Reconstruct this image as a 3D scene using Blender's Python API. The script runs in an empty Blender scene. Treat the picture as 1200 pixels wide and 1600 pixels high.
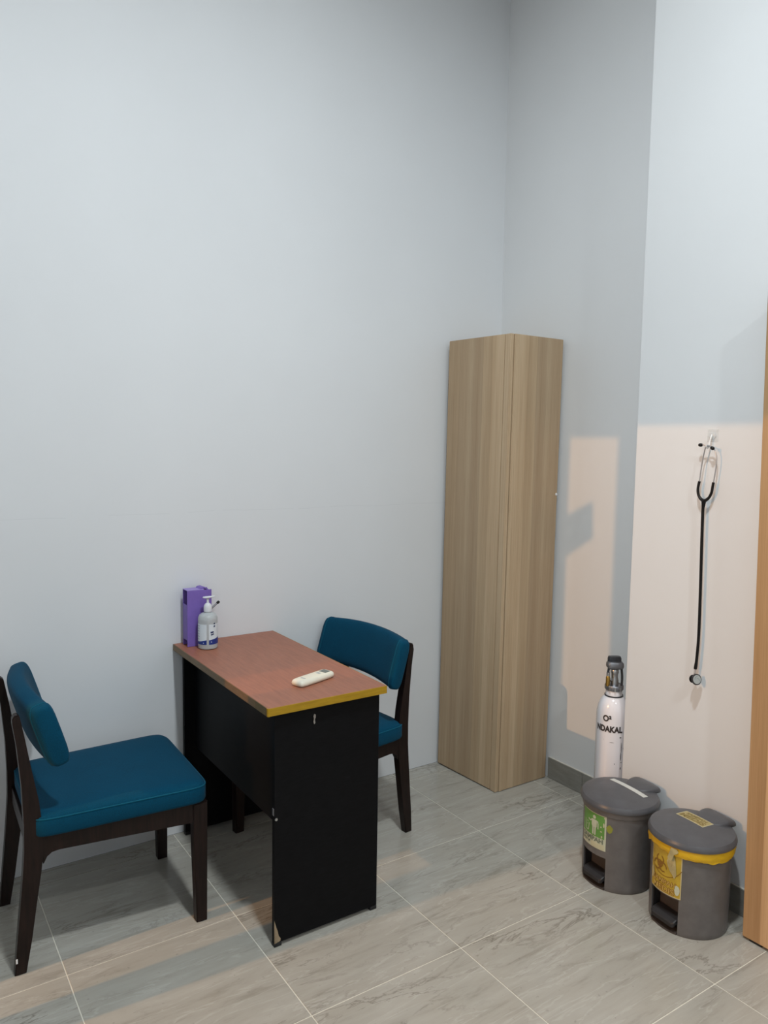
import bpy, bmesh, math, random
from mathutils import Vector, Matrix, noise
random.seed(7)
C = bpy.context.scene.collection
PI = math.pi

# ------------------------------------------------------------------ camera
YAW, PITCH, ROLL = 0.590188, 0.0899118, 0.0147685
cam = bpy.data.cameras.new('camera')
cam.sensor_fit = 'VERTICAL'
cam.sensor_height = 36.0
cam.lens = 1197.26 / 1600 * 36.0
cam.clip_start = 0.02
camo = bpy.data.objects.new('camera', cam)
C.objects.link(camo)
cy, sy, cp, sp = math.cos(YAW), math.sin(YAW), math.cos(PITCH), math.sin(PITCH)
fwd = Vector((sy * cp, cy * cp, -sp)); right = Vector((cy, -sy, 0)); up = right.cross(fwd)
cr, sr = math.cos(ROLL), math.sin(ROLL)
r2, u2 = right * cr + up * sr, up * cr - right * sr
M = Matrix((r2, u2, -fwd)).transposed().to_4x4()
M.translation = Vector((-0.41496, -2.85058, 1.54555))
camo.matrix_world = M
bpy.context.scene.camera = camo

# ------------------------------------------------------------------ world, lights, exposure
sc = bpy.context.scene
sc.view_settings.view_transform = 'Standard'
sc.view_settings.look = 'None'
sc.view_settings.exposure = 0.13
sc.view_settings.gamma = 1.0
sc.view_settings.use_curve_mapping = False
world = bpy.data.worlds.new('world'); sc.world = world
world.use_nodes = True
world.node_tree.nodes['Background'].inputs[0].default_value = (0.75, 0.85, 1.0, 1)
world.node_tree.nodes['Background'].inputs[1].default_value = 0.06

def lamp(name, loc, power, colour, size):
    l = bpy.data.lights.new(name, 'AREA'); l.shape = 'DISK'; l.size = size
    l.energy = power; l.color = colour; l.spread = math.radians(168)
    o = bpy.data.objects.new(name, l); C.objects.link(o); o.location = loc
    return o
COOL = (0.885, 0.965, 1.0)
lamp('ceiling_downlight', (0.42, -2.02, 3.86), 49, COOL, 0.17)
lamp('ceiling_downlight', (0.42, -4.3, 3.86), 38, COOL, 0.17)
wl = bpy.data.lights.new('corridor_lamp', 'POINT')      # warm lamp of the corridor beyond the doorway on the left
wl.energy = 300; wl.color = (1.0, 0.52, 0.20); wl.shadow_soft_size = 0.014
wlo = bpy.data.objects.new('corridor_lamp', wl); C.objects.link(wlo); wlo.location = (-3.47, -0.66, 2.57)

# ------------------------------------------------------------------ materials
def mat(name, col, rough=0.5, metal=0.0, spec=0.5, coat=0.0):
    m = bpy.data.materials.new(name); m.use_nodes = True
    b = m.node_tree.nodes['Principled BSDF']
    b.inputs['Base Color'].default_value = (*col, 1)
    b.inputs['Roughness'].default_value = rough
    b.inputs['Metallic'].default_value = metal
    b.inputs['Specular IOR Level'].default_value = spec
    b.inputs['Coat Weight'].default_value = coat
    return m
class NT:
    def __init__(s, m):
        s.nt = m.node_tree; s.b = s.nt.nodes['Principled BSDF']
    def n(s, t, **kw):
        x = s.nt.nodes.new(t)
        for k, v in kw.items():
            if k.startswith('i_'):
                x.inputs[int(k[2:]) if k[2:].isdigit() else k[2:].replace('_', ' ')].default_value = v
            else: setattr(x, k, v)
        return x
    def l(s, a, b): s.nt.links.new(a, b)
    def math(s, op, a, b=None, clamp=False):
        x = s.n('ShaderNodeMath', operation=op); x.use_clamp = clamp
        for i, v in enumerate((a, b)):
            if v is None: continue
            if isinstance(v, (int, float)): x.inputs[i].default_value = v
            else: s.l(v, x.inputs[i])
        return x.outputs[0]
    def ramp(s, fac, stops, interp='LINEAR'):
        x = s.n('ShaderNodeValToRGB'); x.color_ramp.interpolation = interp
        e = x.color_ramp.elements
        while len(e) < len(stops): e.new(0.5)
        for k, (p, c) in enumerate(stops):
            e[k].position = p; e[k].color = (*c, 1) if len(c) == 3 else c
        s.l(fac, x.inputs[0]); return x.outputs[0]
    def mix(s, fac, a, b, mode='MIX'):
        x = s.n('ShaderNodeMix', data_type='RGBA', blend_type=mode)
        for sock, v in ((x.inputs[0], fac), (x.inputs[6], a), (x.inputs[7], b)):
            if isinstance(v, (int, float)): sock.default_value = v
            elif isinstance(v, tuple): sock.default_value = (*v, 1)
            else: s.l(v, sock)
        return x.outputs[2]
    def coords(s, kind='Object'):
        return s.n('ShaderNodeTexCoord').outputs[kind]
    def mapping(s, vec, loc=(0, 0, 0), rot=(0, 0, 0), scale=(1, 1, 1)):
        x = s.n('ShaderNodeMapping'); s.l(vec, x.inputs[0])
        x.inputs[1].default_value = loc; x.inputs[2].default_value = rot; x.inputs[3].default_value = scale
        return x.outputs[0]
    def noise(s, vec, scale, detail=4, rough=0.55, dist=0.0):
        x = s.n('ShaderNodeTexNoise'); s.l(vec, x.inputs['Vector'])
        x.inputs['Scale'].default_value = scale; x.inputs['Detail'].default_value = detail
        x.inputs['Roughness'].default_value = rough; x.inputs['Distortion'].default_value = dist
        return x.outputs[0]
    def bump(s, h, strength=0.2, dist=0.01):
        x = s.n('ShaderNodeBump'); s.l(h, x.inputs['Height'])
        x.inputs['Strength'].default_value = strength; x.inputs['Distance'].default_value = dist
        s.l(x.outputs[0], s.b.inputs['Normal'])

def mat_wall(name, col, seam=False):
    m = mat(name, col, 0.62, spec=0.3); t = NT(m)
    co = t.coords()
    big = t.noise(co, 1.3, 3)
    c = t.mix(t.ramp(big, [(0.3, (0, 0, 0)), (0.7, (1, 1, 1))]), tuple(x * 0.975 for x in col), tuple(min(1, x * 1.02) for x in col))
    fine = t.noise(co, 90, 3)
    h = fine
    if seam:                                           # an old plaster joint shows as a faint level line across the wall
        sx = t.n('ShaderNodeSeparateXYZ'); t.l(co, sx.inputs[0])
        wob = t.math('MULTIPLY', t.math('SUBTRACT', t.noise(co, 2.5, 4), 0.5), 0.03)
        d = t.math('ABSOLUTE', t.math('SUBTRACT', t.math('ADD', sx.outputs[2], wob), 1.268))
        line = t.math('LESS_THAN', d, 0.0016)
        patch = t.math('GREATER_THAN', t.noise(co, 3.0, 3), 0.47)
        c = t.mix(t.math('MULTIPLY', t.math('MULTIPLY', line, patch), 0.09), c, (0.40, 0.42, 0.44))
    t.l(c, t.b.inputs['Base Color'])
    t.bump(h, 0.05, 0.002)
    return m
def mat_tile():
    m = mat('veined_grey_tile', (0.3, 0.3, 0.28), 0.2, spec=0.5); t = NT(m)
    oi = t.n('ShaderNodeObjectInfo').outputs['Random']
    co = t.coords()
    off = t.n('ShaderNodeCombineXYZ')
    t.l(t.math('MULTIPLY', oi, 37.0), off.inputs[0]); t.l(t.math('MULTIPLY', oi, 91.0), off.inputs[1])
    add = t.n('ShaderNodeVectorMath', operation='ADD'); t.l(co, add.inputs[0]); t.l(off.outputs[0], add.inputs[1])
    v = add.outputs[0]
    v1 = t.mapping(v, rot=(0, 0, math.radians(64)), scale=(1.0, 4.2, 1))
    a = t.noise(v1, 2.3, 7, 0.62, 0.55)
    d = t.math('ABSOLUTE', t.math('SUBTRACT', a, 0.5))
    vein = t.ramp(d, [(0.0, (1, 1, 1)), (0.006, (0.6, 0.6, 0.6)), (0.019, (0, 0, 0))])
    msk = t.ramp(t.noise(v1, 1.1, 3), [(0.44, (0, 0, 0)), (0.62, (1, 1, 1))])
    v2 = t.mapping(v, loc=(3, 1, 0), rot=(0, 0, math.radians(60)), scale=(1.0, 6.5, 1))
    st = t.noise(v2, 3.0, 8, 0.66, 0.3)
    base = t.ramp(st, [(0.30, (0.270, 0.252, 0.215)), (0.43, (0.375, 0.358, 0.315)), (0.55, (0.405, 0.388, 0.345)), (0.72, (0.450, 0.432, 0.388))])
    cl = t.noise(v, 5.0, 3)
    base = t.mix(t.ramp(cl, [(0.35, (0, 0, 0)), (0.7, (0.45, 0.45, 0.45))]), base, (0.405, 0.372, 0.318))
    lite = t.ramp(t.math('ABSOLUTE', t.math('SUBTRACT', t.noise(v2, 2.2, 5, 0.6, 0.5), 0.53)), [(0.0, (0.5, 0.5, 0.5)), (0.02, (0, 0, 0))])
    base = t.mix(lite, base, (0.50, 0.48, 0.435))
    f = t.math('MULTIPLY', vein, msk)
    c = t.mix(t.math('MULTIPLY', f, 0.78), base, (0.175, 0.155, 0.128))
    sp = t.ramp(t.noise(v, 60, 2), [(0.68, (0, 0, 0)), (0.74, (0.35, 0.35, 0.35))])
    c = t.mix(sp, c, (0.2, 0.19, 0.17))
    t.l(c, t.b.inputs['Base Color'])
    rr = t.ramp(t.noise(v, 3.0, 4), [(0.3, (0.17, 0.17, 0.17)), (0.7, (0.27, 0.27, 0.27))])
    t.l(rr, t.b.inputs['Roughness'])
    return m
def mat_oak(name, tint=(1, 1, 1), seed=0.0):
    m = mat(name, (0.35, 0.27, 0.18), 0.48, spec=0.35); t = NT(m)
    co = t.coords()
    sx = t.n('ShaderNodeSeparateXYZ'); t.l(co, sx.inputs[0])
    u = t.math('ADD', t.math('ADD', sx.outputs[0], sx.outputs[1]), seed)
    cb = t.n('ShaderNodeCombineXYZ'); t.l(u, cb.inputs[0]); t.l(sx.outputs[2], cb.inputs[2])
    v = cb.outputs[0]
    wob = t.math('MULTIPLY', t.math('SUBTRACT', t.noise(t.mapping(v, scale=(6, 1, 0.7)), 1.0, 2), 0.5), 0.02)
    uw = t.math('ADD', u, wob)
    vo = t.n('ShaderNodeTexVoronoi', voronoi_dimensions='1D'); t.l(uw, vo.inputs['W']); vo.inputs['Scale'].default_value = 14
    sc_ = t.n('ShaderNodeSeparateColor'); t.l(vo.outputs['Color'], sc_.inputs[0])
    T = lambda c: tuple(a * b for a, b in zip(c, tint))
    wide = t.noise(t.mapping(v, scale=(16, 1, 0.40)), 1.0, 3)
    c = t.ramp(wide, [(0.3, T((0.430, 0.298, 0.182))), (0.5, T((0.495, 0.358, 0.230))), (0.7, T((0.565, 0.430, 0.288)))])
    gr = t.noise(t.mapping(v, scale=(420, 1, 5)), 1.0, 4, 0.6)
    c = t.mix(t.ramp(gr, [(0.42, (0, 0, 0)), (0.75, (0.5, 0.5, 0.5))]), c, T((0.285, 0.198, 0.112)))
    g2 = t.noise(t.mapping(v, scale=(120, 1, 1.6)), 1.0, 3, 0.6)
    c = t.mix(t.ramp(g2, [(0.35, (0, 0, 0)), (0.75, (0.3, 0.3, 0.3))]), c, T((0.60, 0.48, 0.33)))
    band = t.ramp(sc_.outputs[0], [(0.0, (0.80, 0.77, 0.74)), (0.3, (0.98, 0.96, 0.92)), (0.6, (1.13, 1.12, 1.10)), (1.0, (1.38, 1.44, 1.52))])
    c = t.mix(1.0, c, band, 'MULTIPLY')
    t.l(c, t.b.inputs['Base Color'])
    t.bump(gr, 0.06, 0.001)
    return m
def mat_fabric(name, col):
    m = mat(name, col, 0.9, spec=0.12); t = NT(m)
    t.b.inputs['Sheen Weight'].default_value = 0.03
    t.b.inputs['Sheen Roughness'].default_value = 0.5
    co = t.coords()
    w = t.noise(co, 420, 2)
    c = t.mix(t.ramp(w, [(0.35, (0, 0, 0)), (0.65, (1, 1, 1))]), tuple(x * 0.78 for x in col), tuple(x * 1.16 for x in col))
    b2 = t.noise(co, 9, 3)
    c = t.mix(t.ramp(b2, [(0.3, (0, 0, 0)), (0.7, (0.35, 0.35, 0.35))]), c, tuple(x * 1.25 for x in col))
    t.l(c, t.b.inputs['Base Color'])
    t.bump(w, 0.25, 0.0008)
    return m
def mat_grain(name, c1, c2, rough, scale, stretch, amount=1.0, spec=0.4):
    m = mat(name, c1, rough, spec=spec); t = NT(m)
    g = t.noise(t.mapping(t.coords(), scale=stretch), scale, 5, 0.6)
    t.l(t.mix(t.ramp(g, [(0.35, (0, 0, 0)), (0.68, (amount,) * 3)]), c1, c2), t.b.inputs['Base Color'])
    t.bump(g, 0.04, 0.001)
    return m
def mat_plastic(name, col, rough=0.42, var=0.12):
    m = mat(name, col, rough, spec=0.4); t = NT(m)
    g = t.noise(t.coords(), 22, 5)
    t.l(t.mix(t.ramp(g, [(0.35, (0, 0, 0)), (0.7, (1, 1, 1))]), tuple(x * (1 - var) for x in col), tuple(x * (1 + var) for x in col)), t.b.inputs['Base Color'])
    t.bump(t.noise(t.coords(), 260, 2), 0.06, 0.0006)
    return m

W_BACK = mat_wall('paint_back', (0.74, 0.75, 0.765), True)
W_SIDE = mat_wall('paint_side', (0.74, 0.745, 0.75))
GROUT = mat_grain('cream_grout', (0.72, 0.69, 0.60), (0.62, 0.58, 0.50), 0.8, 30, (1, 1, 1))
TILE = mat_tile()
SKIRT = mat_grain('grey_skirting_tile', (0.275, 0.268, 0.240), (0.215, 0.208, 0.185), 0.35, 14, (1, 1, 4))
OAK = mat_oak('oak_veneer')
OAK2 = mat_oak('warm_oak_veneer', (0.98, 0.83, 0.66), 3.7)
TEAL = mat_fabric('teal_fabric', (0.0006, 0.050, 0.098))
PIPING = mat_fabric('teal_piping', (0.004, 0.085, 0.145))
DARKWOOD = mat_grain('dark_stained_wood', (0.0085, 0.0045, 0.0038), (0.020, 0.010, 0.0078), 0.42, 18, (6, 6, 0.6), spec=0.22)
BLACK = mat_grain('black_laminate', (0.0042, 0.0043, 0.0050), (0.0065, 0.0065, 0.0075), 0.5, 25, (1, 1, 6), spec=0.09)
BLACKFOOT = mat('black_plastic', (0.006, 0.006, 0.007), 0.5)
TOP = mat_grain('red_brown_laminate', (0.365, 0.140, 0.082), (0.285, 0.108, 0.064), 0.42, 24, (5, 0.5, 1), 0.9)
OCHRE = mat_grain('ochre_edge_band', (0.42, 0.245, 0.010), (0.32, 0.18, 0.006), 0.4, 40, (0.4, 0.4, 4))
OCHRESHADE = mat_grain('shaded_ochre_band', (0.20, 0.120, 0.045), (0.14, 0.085, 0.030), 0.45, 40, (0.4, 0.4, 4))  # darker copy of the ochre: the left edge's weaker light put into its colour
OCHREPATCH = mat_grain('olive_edge_tape', (0.15, 0.105, 0.035), (0.11, 0.075, 0.025), 0.45, 40, (0.4, 0.4, 4))
CHIP = mat_grain('bare_chipboard', (0.40, 0.31, 0.20), (0.22, 0.16, 0.10), 0.9, 60, (1, 1, 0.3))
SCUFF = mat('pale_scuff', (0.30, 0.27, 0.24), 0.8)
STEEL = mat('brushed_steel', (0.55, 0.55, 0.56), 0.28, 1.0)
STEELD = mat('grey_steel', (0.26, 0.26, 0.28), 0.4, 0.8)
PURPLE = mat_plastic('purple_board', (0.20, 0.125, 0.45), 0.5, 0.05)
PURPLEL = mat_plastic('pale_purple_board', (0.31, 0.235, 0.56), 0.5, 0.05)
PURPLESHADE = mat_plastic('shaded_purple_board', (0.05, 0.025, 0.14), 0.6, 0.05)  # darker copy of the purple, shade inside the box painted in
WHITEP = mat_plastic('white_plastic', (0.72, 0.73, 0.76), 0.35, 0.03)
LABELW = mat('white_label', (0.70, 0.76, 0.80), 0.45)
LABELB = mat('blue_label', (0.012, 0.035, 0.22), 0.4)
LABELG = mat('grey_print', (0.25, 0.29, 0.31), 0.5)
LABELN = mat('navy_print', (0.035, 0.05, 0.13), 0.5)
DOTW = mat('pale_blue_dot', (0.42, 0.48, 0.66), 0.5)
BOTTLE = mat('milky_clear_plastic', (0.60, 0.625, 0.63), 0.25)
BOTTLE.node_tree.nodes['Principled BSDF'].inputs['Transmission Weight'].default_value = 0.25
BOTTLE.node_tree.nodes['Principled BSDF'].inputs['IOR'].default_value = 1.33
BOTTLE.node_tree.nodes['Principled BSDF'].inputs['Roughness'].default_value = 0.3
CREAM = mat_plastic('cream_plastic', (0.76, 0.72, 0.60), 0.4, 0.03)
LCD = mat('grey_display', (0.13, 0.145, 0.125), 0.25)
BTN = mat('grey_button', (0.40, 0.43, 0.43), 0.5)
BINGREY = mat_plastic('dark_grey_plastic', (0.132, 0.125, 0.123), 0.42, 0.12)
BINLID = mat_plastic('slate_grey_plastic', (0.088, 0.090, 0.099), 0.34, 0.10)
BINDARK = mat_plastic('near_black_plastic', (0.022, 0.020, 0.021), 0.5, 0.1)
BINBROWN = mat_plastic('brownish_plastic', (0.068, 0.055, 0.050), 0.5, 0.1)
YBAG = mat('yellow_liner', (0.66, 0.40, 0.008), 0.4)
_t = NT(YBAG); _t.bump(_t.noise(_t.coords(), 55, 4), 0.5, 0.006)
STGREEN = mat_plastic('green_sticker', (0.125, 0.30, 0.062), 0.4, 0.1)
STPALE = mat_plastic('pale_sticker', (0.50, 0.52, 0.40), 0.45, 0.08)
STCREAM = mat_plastic('cream_sticker', (0.52, 0.50, 0.34), 0.5, 0.08)
STGRINK = mat('grey_green_ink', (0.16, 0.19, 0.14), 0.6)
STYEL = mat_plastic('yellow_sticker', (0.50, 0.345, 0.035), 0.4, 0.14)
STWORN = mat_plastic('worn_sticker', (0.47, 0.39, 0.19), 0.7, 0.2)
STBROWN = mat('brown_ink', (0.24, 0.115, 0.012), 0.6)
STTAN = mat('tan_ink', (0.54, 0.36, 0.09), 0.6)
STLIME = mat('lime_sticker', (0.24, 0.25, 0.035), 0.6)
TAPEW = mat_plastic('white_tape', (0.62, 0.62, 0.58), 0.6, 0.04)
LIDLAB = mat_plastic('beige_label', (0.43, 0.345, 0.15), 0.5, 0.08)
LIDLABE = mat('pale_label_edge', (0.56, 0.50, 0.32), 0.5)
LIDINK = mat('dark_beige_ink', (0.25, 0.18, 0.055), 0.6)
CYLW = mat('white_enamel', (0.62, 0.58, 0.60), 0.18, spec=0.5, coat=0.4)
_t = NT(CYLW); _co = _t.coords()
_n = _t.ramp(_t.noise(_t.mapping(_co, scale=(1, 1, 0.35)), 60, 4, 0.6), [(0.70, (0, 0, 0)), (0.72, (1, 1, 1))])
_sx = _t.n('ShaderNodeSeparateXYZ'); _t.l(_co, _sx.inputs[0])
_z = _t.ramp(_sx.outputs[2], [(0.30, (1, 1, 1)), (0.37, (0, 0, 0))])       # paint chipped away on the lower wall of the bottle
_t.l(_t.mix(_t.math('MULTIPLY', _n, _z), (0.86, 0.82, 0.84), (0.04, 0.028, 0.03)), _t.b.inputs['Base Color'])
CYLINK = mat('dark_stencil', (0.045, 0.032, 0.030), 0.5)
BRASS = mat('brass', (0.50, 0.30, 0.07), 0.3, 0.9)
CAGE = mat_plastic('black_guard', (0.035, 0.035, 0.04), 0.35, 0.1)
RUBBER = mat('black_rubber', (0.004, 0.0035, 0.004), 0.4, spec=0.3)
DIAPH = mat('pale_diaphragm', (0.42, 0.45, 0.44), 0.3)
CLEAR = mat('clear_plastic', (0.86, 0.88, 0.88), 0.12)
CLEAR.node_tree.nodes['Principled BSDF'].inputs['Alpha'].default_value = 0.28
WHITECAP = mat('white_cap', (0.8, 0.8, 0.8), 0.4)

# ------------------------------------------------------------------ helpers
def obj(name, bm, m, parent=None, smooth=False, angle=40):
    me = bpy.data.meshes.new(name)
    if isinstance(bm, bmesh.types.BMesh):
        bmesh.ops.recalc_face_normals(bm, faces=bm.faces[:])
        if smooth:
            lim = math.radians(angle)
            for f in bm.faces: f.smooth = True
            for e in bm.edges:
                if len(e.link_faces) == 2 and e.calc_face_angle(0) > lim: e.smooth = False
        bm.to_mesh(me); bm.free()
    else:
        me = bm; me.name = name
    me.materials.clear(); me.materials.append(m)
    o = bpy.data.objects.new(name, me); C.objects.link(o)
    if parent: o.parent = parent
    return o
def thing(name, label, cat, loc=(0, 0, 0), rot=(0, 0, 0), group=None):
    o = bpy.data.objects.new(name, None); C.objects.link(o)
    o.empty_display_size = 0.05
    o.location = loc; o.rotation_euler = rot
    o['label'] = label; o['category'] = cat
    if group: o['group'] = group
    return o
def struct(name, bm, m, label=None):
    o = obj(name, bm, m); o['kind'] = 'structure'
    if label: o['label'] = label
    return o
def add_box(bm, lo, hi, bev=0.0, seg=2):
    r = bmesh.ops.create_cube(bm, size=1.0)
    vs = r['verts']
    for v in vs:
        v.co = Vector([(lo[i] + hi[i]) / 2 + v.co[i] * (hi[i] - lo[i]) for i in range(3)])
    if bev > 0:
        es = {e for v in vs for e in v.link_edges}
        bmesh.ops.bevel(bm, geom=list(es), offset=bev, segments=seg, affect='EDGES', profile=0.5)
    return bm
def box(lo, hi, bev=0.0, seg=2):
    return add_box(bmesh.new(), lo, hi, bev, seg)
def loft(bm, rings, closed=True, caps=True):
    vr = [[bm.verts.new(p) for p in r] for r in rings]
    n = len(rings[0])
    for a, b in zip(vr[:-1], vr[1:]):
        for k in range(n if closed else n - 1):
            bm.faces.new((a[k], a[(k + 1) % n], b[(k + 1) % n], b[k]))
    if caps and closed:
        bm.faces.new(vr[0][::-1]); bm.faces.new(vr[-1])
    return vr
def tube(bm, pts, rad, seg=10, caps=True):
    pts = [Vector(p) for p in pts]
    n = len(pts)
    rads = rad if isinstance(rad, (list, tuple)) else [rad] * n
    rings = []; ref = None
    for i, p in enumerate(pts):
        t = (pts[min(i + 1, n - 1)] - pts[max(i - 1, 0)]).normalized()
        if ref is None:
            ref = t.orthogonal().normalized()
        ref = (ref - t * ref.dot(t)).normalized()
        b = t.cross(ref)
        rings.append([p + (ref * math.cos(2 * PI * k / seg) + b * math.sin(2 * PI * k / seg)) * rads[i] for k in range(seg)])
    loft(bm, rings, True, caps)
    return bm
def smooth_path(pts, k=5):
    pts = [Vector(p) for p in pts]; out = []
    for i in range(len(pts) - 1):
        p0 = pts[max(i - 1, 0)]; p1 = pts[i]; p2 = pts[i + 1]; p3 = pts[min(i + 2, len(pts) - 1)]
        for s in range(k):
            t = s / k
            out.append(0.5 * ((2 * p1) + (p2 - p0) * t + (2 * p0 - 5 * p1 + 4 * p2 - p3) * t * t + (3 * p1 - p0 - 3 * p2 + p3) * t ** 3))
    out.append(pts[-1]); return out
def lathe(bm, prof, seg=40, centre=(0, 0, 0)):
    cx, cy_, cz = centre
    rings = []
    for r, z in prof:
        rings.append([Vector((cx + max(r, 1e-5) * math.cos(2 * PI * k / seg), cy_ + max(r, 1e-5) * math.sin(2 * PI * k / seg), cz + z)) for k in range(seg)])
    loft(bm, rings, True, True)
    bmesh.ops.remove_doubles(bm, verts=bm.verts[:], dist=2e-5)
    return bm
def prism(poly, axis, a, b, bev=0.0, bm=None):
    """2D polygon extruded along an axis ('x','y','z') from a to b"""
    bm = bm or bmesh.new()
    def P3(p, d):
        if axis == 'y': return Vector((p[0], d, p[1]))
        if axis == 'x': return Vector((d, p[0], p[1]))
        return Vector((p[0], p[1], d))
    va = [bm.verts.new(P3(p, a)) for p in poly]; vb = [bm.verts.new(P3(p, b)) for p in poly]
    n = len(poly)
    fa = bm.faces.new(va); fb = bm.faces.new(vb[::-1])
    for k in range(n): bm.faces.new((va[k], vb[k], vb[(k + 1) % n], va[(k + 1) % n]))
    if bev > 0:
        bmesh.ops.bevel(bm, geom=[e for e in list(fa.edges) + list(fb.edges)], offset=bev, segments=2, affect='EDGES')
    return bm
def sheet(nu, nv, fn, thick_fn=None):
    """grid of points fn(u,v), u,v in 0..1, closed to a thin slab with thick_fn(u,v) as its back side"""
    bm = bmesh.new()
    f = [[bm.verts.new(fn(i / nu, j / nv)) for j in range(nv + 1)] for i in range(nu + 1)]
    g = [[bm.verts.new(thick_fn(i / nu, j / nv)) for j in range(nv + 1)] for i in range(nu + 1)]
    for i in range(nu):
        for j in range(nv):
            bm.faces.new((f[i][j], f[i + 1][j], f[i + 1][j + 1], f[i][j + 1]))
            bm.faces.new((g[i][j], g[i][j + 1], g[i + 1][j + 1], g[i + 1][j]))
    for i in range(nu):
        for j in (0, nv): bm.faces.new((f[i][j], f[i + 1][j], g[i + 1][j], g[i][j]))
    for j in range(nv):
        for i in (0, nu): bm.faces.new((f[i][j], f[i][j + 1], g[i][j + 1], g[i][j]))
    return bm
def text_bm(s, size, bold=0.0, align='CENTER', sx=1.0):
    """flat lettering in the XY plane as a bmesh"""
    cu = bpy.data.curves.new('lettering', 'FONT')
    cu.body = s; cu.size = size; cu.align_x = align; cu.align_y = 'BOTTOM_BASELINE'
    cu.offset = bold; cu.resolution_u = 4
    o = bpy.data.objects.new('lettering', cu); C.objects.link(o)
    dg = bpy.context.evaluated_depsgraph_get()
    me = bpy.data.meshes.new_from_object(o.evaluated_get(dg))
    bm = bmesh.new(); bm.from_mesh(me)
    bpy.data.objects.remove(o); bpy.data.curves.remove(cu); bpy.data.meshes.remove(me)
    for v in bm.verts: v.co.x *= sx
    bmesh.ops.triangulate(bm, faces=bm.faces[:])
    return bm
def warp(bm, fn):
    for v in bm.verts: v.co = Vector(fn(v.co.x, v.co.y))
    return bm
def poly_bm(polys):
    bm = bmesh.new()
    for p in polys:
        bm.faces.new([bm.verts.new((x, y, 0)) for x, y in p])
    return bm
def stroke(pts, w):
    """flat quads of width w along a 2D polyline"""
    out = []
    for (x0, y0), (x1, y1) in zip(pts[:-1], pts[1:]):
        dx, dy = x1 - x0, y1 - y0; L = math.hypot(dx, dy) or 1
        nx, ny = -dy / L * w / 2, dx / L * w / 2
        out.append([(x0 + nx, y0 + ny), (x0 - nx, y0 - ny), (x1 - nx, y1 - ny), (x1 + nx, y1 + ny)])
    return out
def arc(cx, cy_, r, a0, a1, n=12):
    return [(cx + r * math.cos(a0 + (a1 - a0) * k / n), cy_ + r * math.sin(a0 + (a1 - a0) * k / n)) for k in range(n + 1)]

# ------------------------------------------------------------------ setting
X_REC, X_PIL, Y_PIL = 2.170, 1.935, -1.008
XW, YF, ZC = -0.90, -5.6, 3.9
S = 0.52; Y0 = -0.0997
floor = struct('floor', box((XW, YF, -0.06), (2.6, 0.0, -0.0016)), GROUT, 'grey marble-look tiled floor with cream grout lines')
xs = [XW] + [i * S for i in range(-1, 5)] + [X_REC]
ys = [0.0] + [Y0 - j * S for j in range(0, 11)] + [YF]
cache = {}
for i in range(len(xs) - 1):
    for j in range(len(ys) - 1):
        x0, x1, y1, y0 = xs[i], xs[i + 1], ys[j], ys[j + 1]
        if x0 >= X_PIL and y1 <= Y_PIL: continue
        if y1 - y0 < 0.02: continue
        g = 0.0019
        k = (round(x1 - x0, 3), round(y1 - y0, 3))
        if k not in cache:
            b = box((-k[0] / 2 + g, -k[1] / 2 + g, -0.006), (k[0] / 2 - g, k[1] / 2 - g, 0.0), 0.0006, 1)
            t = obj('tile', b, TILE, floor); cache[k] = t.data
        else:
            t = bpy.data.objects.new('tile', cache[k]); C.objects.link(t); t.parent = floor
        t.location = ((x0 + x1) / 2, (y0 + y1) / 2, 0)
struct('wall_back', box((XW, 0.0, 0.0), (2.35, 0.12, ZC)), W_BACK, 'plain off-white painted wall behind the desk')
struct('wall_right', box((X_REC, Y_PIL, 0.0), (2.35, 0.0, ZC)), W_SIDE, 'off-white recess wall beside the tall cabinet')
struct('wall_pilaster', box((X_PIL, YF, 0.0), (2.35, Y_PIL, ZC), 0.002, 1), W_SIDE, 'off-white wall that stands forward, with the stethoscope')
struct('wall_front', box((XW, YF - 0.1, 0.0), (2.35, YF, ZC)), W_SIDE)
struct('ceiling', box((XW, YF, ZC), (2.35, 0.0, ZC + 0.1)), W_SIDE)
# left wall: a thin partition with a doorway and a narrow slot beside the jamb, through which the corridor lamp shines
bm = bmesh.new()
for lo, hi in (((-0.573, 0.0), (0.0, 2.123)), ((YF, 0.0), (-1.75, 2.123)), ((YF, 2.123), (0.0, ZC))):
    add_box(bm, (XW - 0.02, lo[0], lo[1]), (XW, hi[0], hi[1]))
struct('wall_left', bm, W_SIDE)
struct('trim_1', box((XW - 0.02, -0.785, 0.0), (XW, -0.693, 2.123)), WHITEP)
struct('shadow_block', prism([(-0.5735, 1.8800), (-0.6413, 1.925), (-0.6376, 1.9957), (-0.5735, 1.964)], 'x', XW - 0.012, XW - 0.002), WHITEP)   # unseen, taken for a door closer; added and shaped to cast the notch shadow
# skirting tiles
bb = struct('baseboard_right', box((X_REC - 0.006, Y_PIL, 0.0), (X_REC, -0.412, 0.098)), GROUT)
for a, b in ((-0.412, -0.6185), (-0.6205, Y_PIL + 0.001)):
    obj('skirting_tile', box((X_REC - 0.010, b, 0.001), (X_REC - 0.0055, a, 0.097), 0.0008, 1), SKIRT, bb)
bb = struct('baseboard_pilaster', box((X_PIL - 0.006, YF, 0.0), (X_PIL, Y_PIL, 0.094)), GROUT)
yy = Y_PIL
while yy > YF + 0.01:
    y2 = max(yy - 0.52, YF)
    obj('skirting_tile', box((X_PIL - 0.010, y2 + 0.001, 0.001), (X_PIL - 0.0055, yy - 0.001, 0.093), 0.0008, 1), SKIRT, bb)
    yy = y2

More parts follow.
